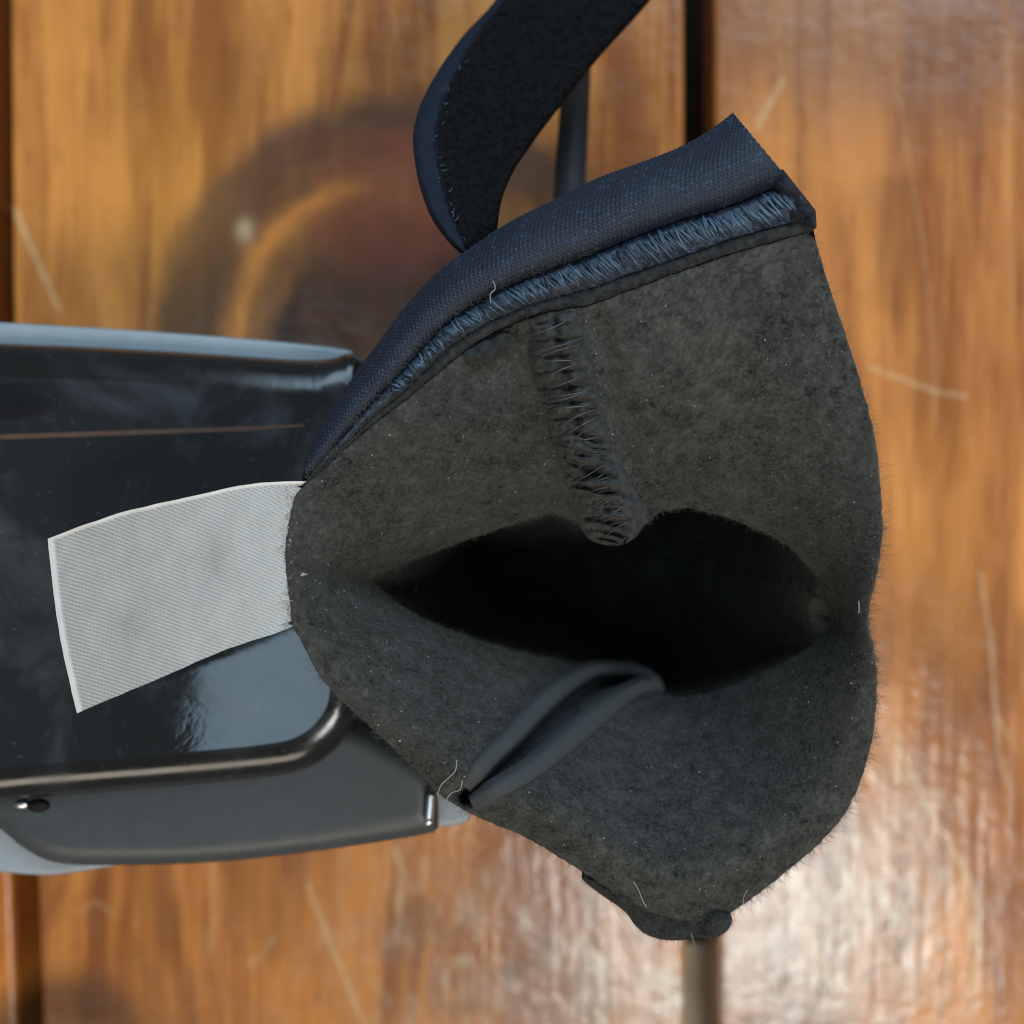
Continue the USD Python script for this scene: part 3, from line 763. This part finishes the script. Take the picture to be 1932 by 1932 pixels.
v, f = sheet(Polygon([(1476, 322), (1494, 345), (1536, 398), (1538, 428), (1500, 424), (1470, 392), (1462, 345)]).buffer(3), 3.5, lambda x, y: ZR + .9 * MM + 4.0 * MM * (fbm(np.stack([x / 26, y / 20, 0 * x], -1), 4, 72) - .5), r=18, drop=1.8 * MM, depth=4 * MM)
part(pouch, 'hem_corner', (v, f), 'fleece', tint=np.array([0.014, 0.016, 0.020]) * (.5 + 1.0 * fbm(v / MM / .3, 3, 73))[:, None])
v, f = sheet(rounded([(868, 672), (890, 650), (938, 628), (972, 622), (958, 640), (966, 656), (944, 668), (938, 684), (914, 680), (898, 690)], 2), 3, lambda x, y: zsurf(x, y) + 1.5 * MM + 3.2 * MM * (fbm(np.stack([x / 16, y / 22, 0 * x], -1), 3, 74) - .5), r=16, drop=2.0 * MM)
part(pouch, 'felt_tab', (v, f), 'fleece', tint=np.array([0.030, 0.030, 0.029]) * (.5 + 1.0 * fbm(v / MM / .3, 3, 75))[:, None])

# blank woven care label
LT, LB = spline([(92, 1017), (200, 977), (350, 938), (460, 916), (520, 909), (566, 906)], 340), spline([(148, 1347), (250, 1300), (340, 1262), (420, 1230), (480, 1207), (556, 1186)], 340)
NL = 240
w = np.linspace(0, 1, NL)[None, :, None]
pl = LT[:, None] * (1 - w) + LB[:, None] * w
u = np.linspace(0, 1, 340)[:, None]
w2 = w[..., 0]
pl[..., 0] += -9 * np.sin(np.pi * w2) * (1 - u)
lw = fbm(np.stack([u * 5 + 0 * w2, w2 * 4 + 0 * u, 0 * u + 0 * w2], -1), 3, 82) - .5
pl = pl + 5 * lw[..., None]
fr = fbm(np.stack([w2 * 26 + 0 * u, 0 * w2 + 0 * u, 0 * w2 + 0 * u], -1), 3, 80) - .5
pl[..., 0] += (u ** 14) * (46 * fr + 3)
zl = ZR + MM * (-1.0 * u ** 8 + .2 - 5.2 * (1 - u) ** 1.5 + 1.1 * np.sin(np.pi * u) + 0 * w2) - MM * .8 * (w2 - .5) * (1 - u) + MM * .9 * lw
Pl = U(pl[..., 0], pl[..., 1], zl)
um = u * 28.0 + 0 * w2; vm = w2 * 18.0 + 0 * u
th = math.radians(33)
pp, ss = -um * math.sin(th) + vm * math.cos(th), um * math.cos(th) + vm * math.sin(th)
rib = .5 + .5 * np.cos(2 * np.pi * pp / .36)
knot = .5 + .5 * np.cos(2 * np.pi * (ss / .44 + .5 * np.floor(pp / .36) + .9 * pp))
tex = rib * (.30 + .70 * knot) + .12 * (fbm(np.stack([um / .25, vm / .25, 0 * um], -1), 2, 84) - .5)
edge = np.maximum(sstep(.03, .012, u + 0 * w2), sstep(.03, .012, w2 + 0 * u))
tex = tex * (1 - edge) + edge * .9
Pl[..., 2] += MM * (.10 * tex + .08 * edge)
back = Pl + np.array([0, 0, -.28 * MM])
top, f1 = grid(Pl)
n = len(top)
V = np.vstack([top, back.reshape(-1, 3)])
idx = np.arange(n).reshape(340, NL)
ring_ = np.r_[idx[0, :], idx[1:, -1], idx[-1, -2::-1], idx[-2:0:-1, 0]]
k2 = np.roll(ring_, -1)
F = np.vstack([f1[:, ::-1], f1 + n, np.c_[ring_, k2, k2 + n], np.c_[ring_, k2 + n, ring_ + n]])
mark = .20 * np.exp(-(((um - 18.5) / 1.6) ** 2 + ((vm - 7) / 2.2) ** 2)) + .12 * np.exp(-(((um - 8) / 2.2) ** 2 + ((vm - 11.5) / 2.5) ** 2)) + .12 * (fbm(np.stack([um / 2, vm / 2, 0 * um], -1), 3, 83) - .3)
tl = np.array([0.465, 0.452, 0.425]) * ((.63 + .46 * tex) * (1 - np.clip(mark, 0, .5)))[..., None]
tl = np.clip(tl * (1 + edge[..., None] * .25), 0, .85)
part(pouch, 'care_label', (V, F), 'woven_label', tint=np.vstack([tl.reshape(-1, 3)] * 2))
for k in range(12):
    w0 = (k + .5) / 12 + rng.uniform(-.03, .03)
    x0, y0 = 543 + rng.uniform(-4, 6), 908 + 278 * w0
    q = np.linspace(0, 1, 6)
    pts = U(x0 + q * rng.uniform(2, 8), y0 + q * rng.uniform(-10, 10) + 3 * np.sin(q * 4 + k), ZR + (-.6 + .7 * np.sin(q * 3)) * MM)
    part(pouch + '/care_label', 'frayed_yarn', tube(pts, np.linspace(.10, .03, 6) * MM, 5), 'lint_white')

# strap rising out behind the hem
SLft = spline([(1010, -130, 22), (935, 0, 28), (870, 72, 33), (820, 145, 38), (790, 208, 42), (779, 262, 45), (785, 320, 47), (806, 392, 49), (846, 452, 50), (884, 484, 50)], 260)
SRgt = spline([(1330, -140, 22), (1222, 0, 26), (1130, 102, 30), (1060, 190, 34), (1000, 270, 38), (962, 330, 42), (944, 382, 45), (938, 428, 47), (934, 470, 48), (930, 500, 48)], 260)
w = np.linspace(0, 1, 110)[None]
ps = SLft[:, None, :2] * (1 - w[..., None]) + SRgt[:, None, :2] * w[..., None]
zs = (SLft[:, None, 2] * (1 - w) + SRgt[:, None, 2] * w) * MM
# cross-section: a rounded selvage on the left, a slightly dished pile face
selw = np.interp(np.linspace(0, 1, 260), [0, .25, .45, .65, .8, 1], [.03, .05, .11, .17, .26, .32])[:, None]
zs = zs - 1.6 * MM * np.maximum(0, 1 - w / .10) ** 2 - .8 * MM * np.maximum(0, (w - .95) / .05) ** 2
pile = (w > selw)
pn = fbm(np.stack([ps[..., 0] / 7, ps[..., 1] / 7, 0 * zs], -1), 3, 90)
zs = zs + MM * np.where(pile, .9 * (pn - .5) + .35, .02 * pn)
Ps = U(ps[..., 0], ps[..., 1], zs)
und = Ps - np.array([0, 0, 1.6 * MM])
V, F = grid(np.concatenate([und[:, :1], Ps, und[:, -1:], und[:, ::-12]], 1))
navy = np.array([0.014, 0.018, 0.028]); blk = np.array([0.0055, 0.0055, 0.0063])
ts = np.where(pile[..., None], blk * (.4 + 1.2 * pn)[..., None], navy * (.75 + .5 * fbm(Ps / MM / .4, 2, 91))[..., None])
blend = sstep(.0, .035, w - selw)[..., None]
ts = ts * blend + (1 - blend) * np.where(pile[..., None], navy * .7, ts)
nu_ = und[:, ::-12].shape[1]
ts = np.concatenate([ts[:, :1], ts, ts[:, -1:], np.broadcast_to(blk, (260, nu_, 3))], 1)
strap = part(pouch, 'strap', (V, F), 'strap_pile', tint=ts.reshape(-1, 3))
for k in range(26):        # pale pile tufts along the selvage
    i = int(rng.uniform(110, 256)); j = int(np.clip(selw[i, 0] * 110 + rng.uniform(-1, 7), 0, 109))
    p0 = Ps[i, j]; dv = np.array([rng.normal(), rng.normal(), 1.2]); dv /= np.linalg.norm(dv)
    q = np.linspace(0, 1, 5)[:, None]
    part(strap, 'pile_tuft', tube(p0 + q * dv * .7 * MM + np.array([.12, .05, 0]) * MM * np.sin(q * 3), np.linspace(.07, .03, 5) * MM, 5), 'thread_blue')
c = spline([(1100, -60, 24, 8), (1092, 60, 26, 9), (1084, 200, 28, 10), (1076, 330, 30, 12), (1070, 460, 30, 22)], 120)
w = np.linspace(-1, 1, 24)[None]
px = c[:, 0:1] + w * c[:, 2:3]; py = c[:, 1:2] + 0 * w
z = c[:, 3:4] * MM + MM * (.9 * (1 - np.abs(w) ** 4) - 1.2 * np.maximum(0, w) + 0 * c[:, 2:3])
top = U(px, py, z); und = top - np.array([0, 0, 1.5 * MM])
V, F = grid(np.concatenate([top, und[:, ::-4], top[:, :1]], 1))
part(pouch, 'strap_tail', (V, F), 'strap_web')

# loose threads
def hairline(pts, z, r, matname, name='loose_thread'):
    c = spline([(x, y, k) for (x, y), k in zip(pts, np.broadcast_to(z, len(pts)))], 28)
    part(pouch, name, tube(U(c[:, 0], c[:, 1], ZR + c[:, 2] * MM), r * MM, 5), matname)


hairline([(862, 1434), (860, 1452), (846, 1468), (832, 1482), (826, 1500)], [1.4, 1.5, 1.4, 1.3, 1.0], .05, 'thread_pale')
hairline([(872, 1472), (868, 1490), (852, 1496), (842, 1512)], 1.2, .045, 'thread_pale')
hairline([(930, 530), (934, 545), (925, 556), (926, 572)], 1.6, .05, 'thread_pale')
hairline([(1620, 1134), (1621, 1150), (1620, 1158)], .7, .05, 'thread_pale')
hairline([(1195, 1664), (1206, 1682), (1212, 1698), (1220, 1712)], .4, .04, 'thread_pale')
hairline([(1304, 1760), (1310, 1778), (1318, 1794), (1325, 1806)], [-.8, -1.2, -1.6, -2.0], .12, 'thread_black')
hairline([(1412, 1678), (1404, 1690), (1402, 1702), (1408, 1712)], .5, .03, 'thread_pale')

# fleece nap: very many fine fibres over the lining and standing off its edge
WW = W.reshape(-1, 3)
sel = rng.choice(len(WW), 90000, replace=False)
dx = np.gradient(W, axis=0); dy = np.gradient(W, axis=1)
nr = np.cross(dx, dy); nr /= np.linalg.norm(nr, axis=-1, keepdims=True) + 1e-15
nr = nr * np.sign(nr[..., 2:3] + 1e-9)
base = WW[sel]; nb = nr.reshape(-1, 3)[sel]
tan = rng.normal(size=(len(sel), 3)); tan -= (tan * nb).sum(1, keepdims=True) * nb; tan /= np.linalg.norm(tan, axis=1, keepdims=True)
ln = rng.uniform(.25, .75, (len(sel), 1)) * MM
h1 = base + ln * .5 * (nb * .45 + tan * .6); h2 = base + ln * (nb * .5 + tan * 1.0 + .25 * rng.normal(size=tan.shape))
ei = rng.integers(0, NA, 5200)
wgt = np.clip(.25 + .75 * ((ang[ei] < .3) & (ang[ei] > -1.5)), 0, 1)
ei = ei[rng.random(len(ei)) < wgt]
eb = roll[ei, rng.integers(2, 6, len(ei))]
ed = dirw[ei] * rng.uniform(.4, 1.3, (len(ei), 1)) + .6 * rng.normal(size=(len(ei), 3)) * np.array([1, 1, .6])
el = rng.uniform(.3, 1.0, (len(ei), 1)) * MM
g1 = eb + ed * el * .5; g2 = eb + ed * el + .3 * el * rng.normal(size=ed.shape)
ui = rng.integers(int(NU * .35), NU, 2600)
hb_ = np.concatenate([Pb[ui, rng.integers(0, 12, len(ui))], Pn[ui, rng.integers(0, 30, len(ui))]], 0)
hd = rng.normal(size=hb_.shape) * np.array([1, 1, .4]) + np.array([0, 0, .5])
hl = rng.uniform(.25, .7, (len(hb_), 1)) * MM
fi = rng.integers(0, len(fold_v), 2600)
fb = fold_v[fi]; fd = rng.normal(size=fb.shape) * np.array([1, 1, .5]) + np.array([0, 0, .5]); fl_ = rng.uniform(.2, .6, (len(fb), 1)) * MM
pts = np.concatenate([np.stack([base, h1, h2], 1), np.stack([eb, g1, g2], 1), np.stack([hb_, hb_ + hd * hl * .4, hb_ + hd * hl * .7 + rng.normal(size=hb_.shape) * .1 * MM], 1), np.stack([fb, fb + fd * fl_ * .4, fb + fd * fl_ * .8], 1)], 0)
hp = pouch + '/fleece_nap'
bc = UsdGeom.BasisCurves.Define(stage, hp)
bc.CreateTypeAttr('linear')
bc.CreateCurveVertexCountsAttr(Vt.IntArray.FromNumpy(np.full(len(pts), 3, np.int32)))
bc.CreatePointsAttr(Vt.Vec3fArray.FromNumpy((pts.reshape(-1, 3) - BASE[pouch]).astype(np.float32)))
bc.CreateWidthsAttr(Vt.FloatArray.FromNumpy(np.tile(np.array([.034, .028, .012]) * MM, len(pts)).astype(np.float32))); bc.SetWidthsInterpolation('vertex')
UsdShade.MaterialBindingAPI.Apply(bc.GetPrim()).Bind(M['fuzz_fibre'])
bc.GetPrim().SetCustomDataByKey('kind', 'stuff')

lint = []
for k in range(420):
    i, j = rng.integers(0, NA), int(rng.uniform(4, NT * .85))
    s = trimesh.creation.icosphere(1, (.05 + .05 * rng.random() ** 3 + (.05 if k < 22 else 0)) * MM)
    s.apply_scale([1, rng.uniform(.6, 1.3), .7]); s.apply_translation(W[i, j] + np.array([0, 0, .12 * MM]))
    lint.append(s)
part(pouch, 'lint_specks', trimesh.util.concatenate(lint), 'lint_white', kind='stuff')
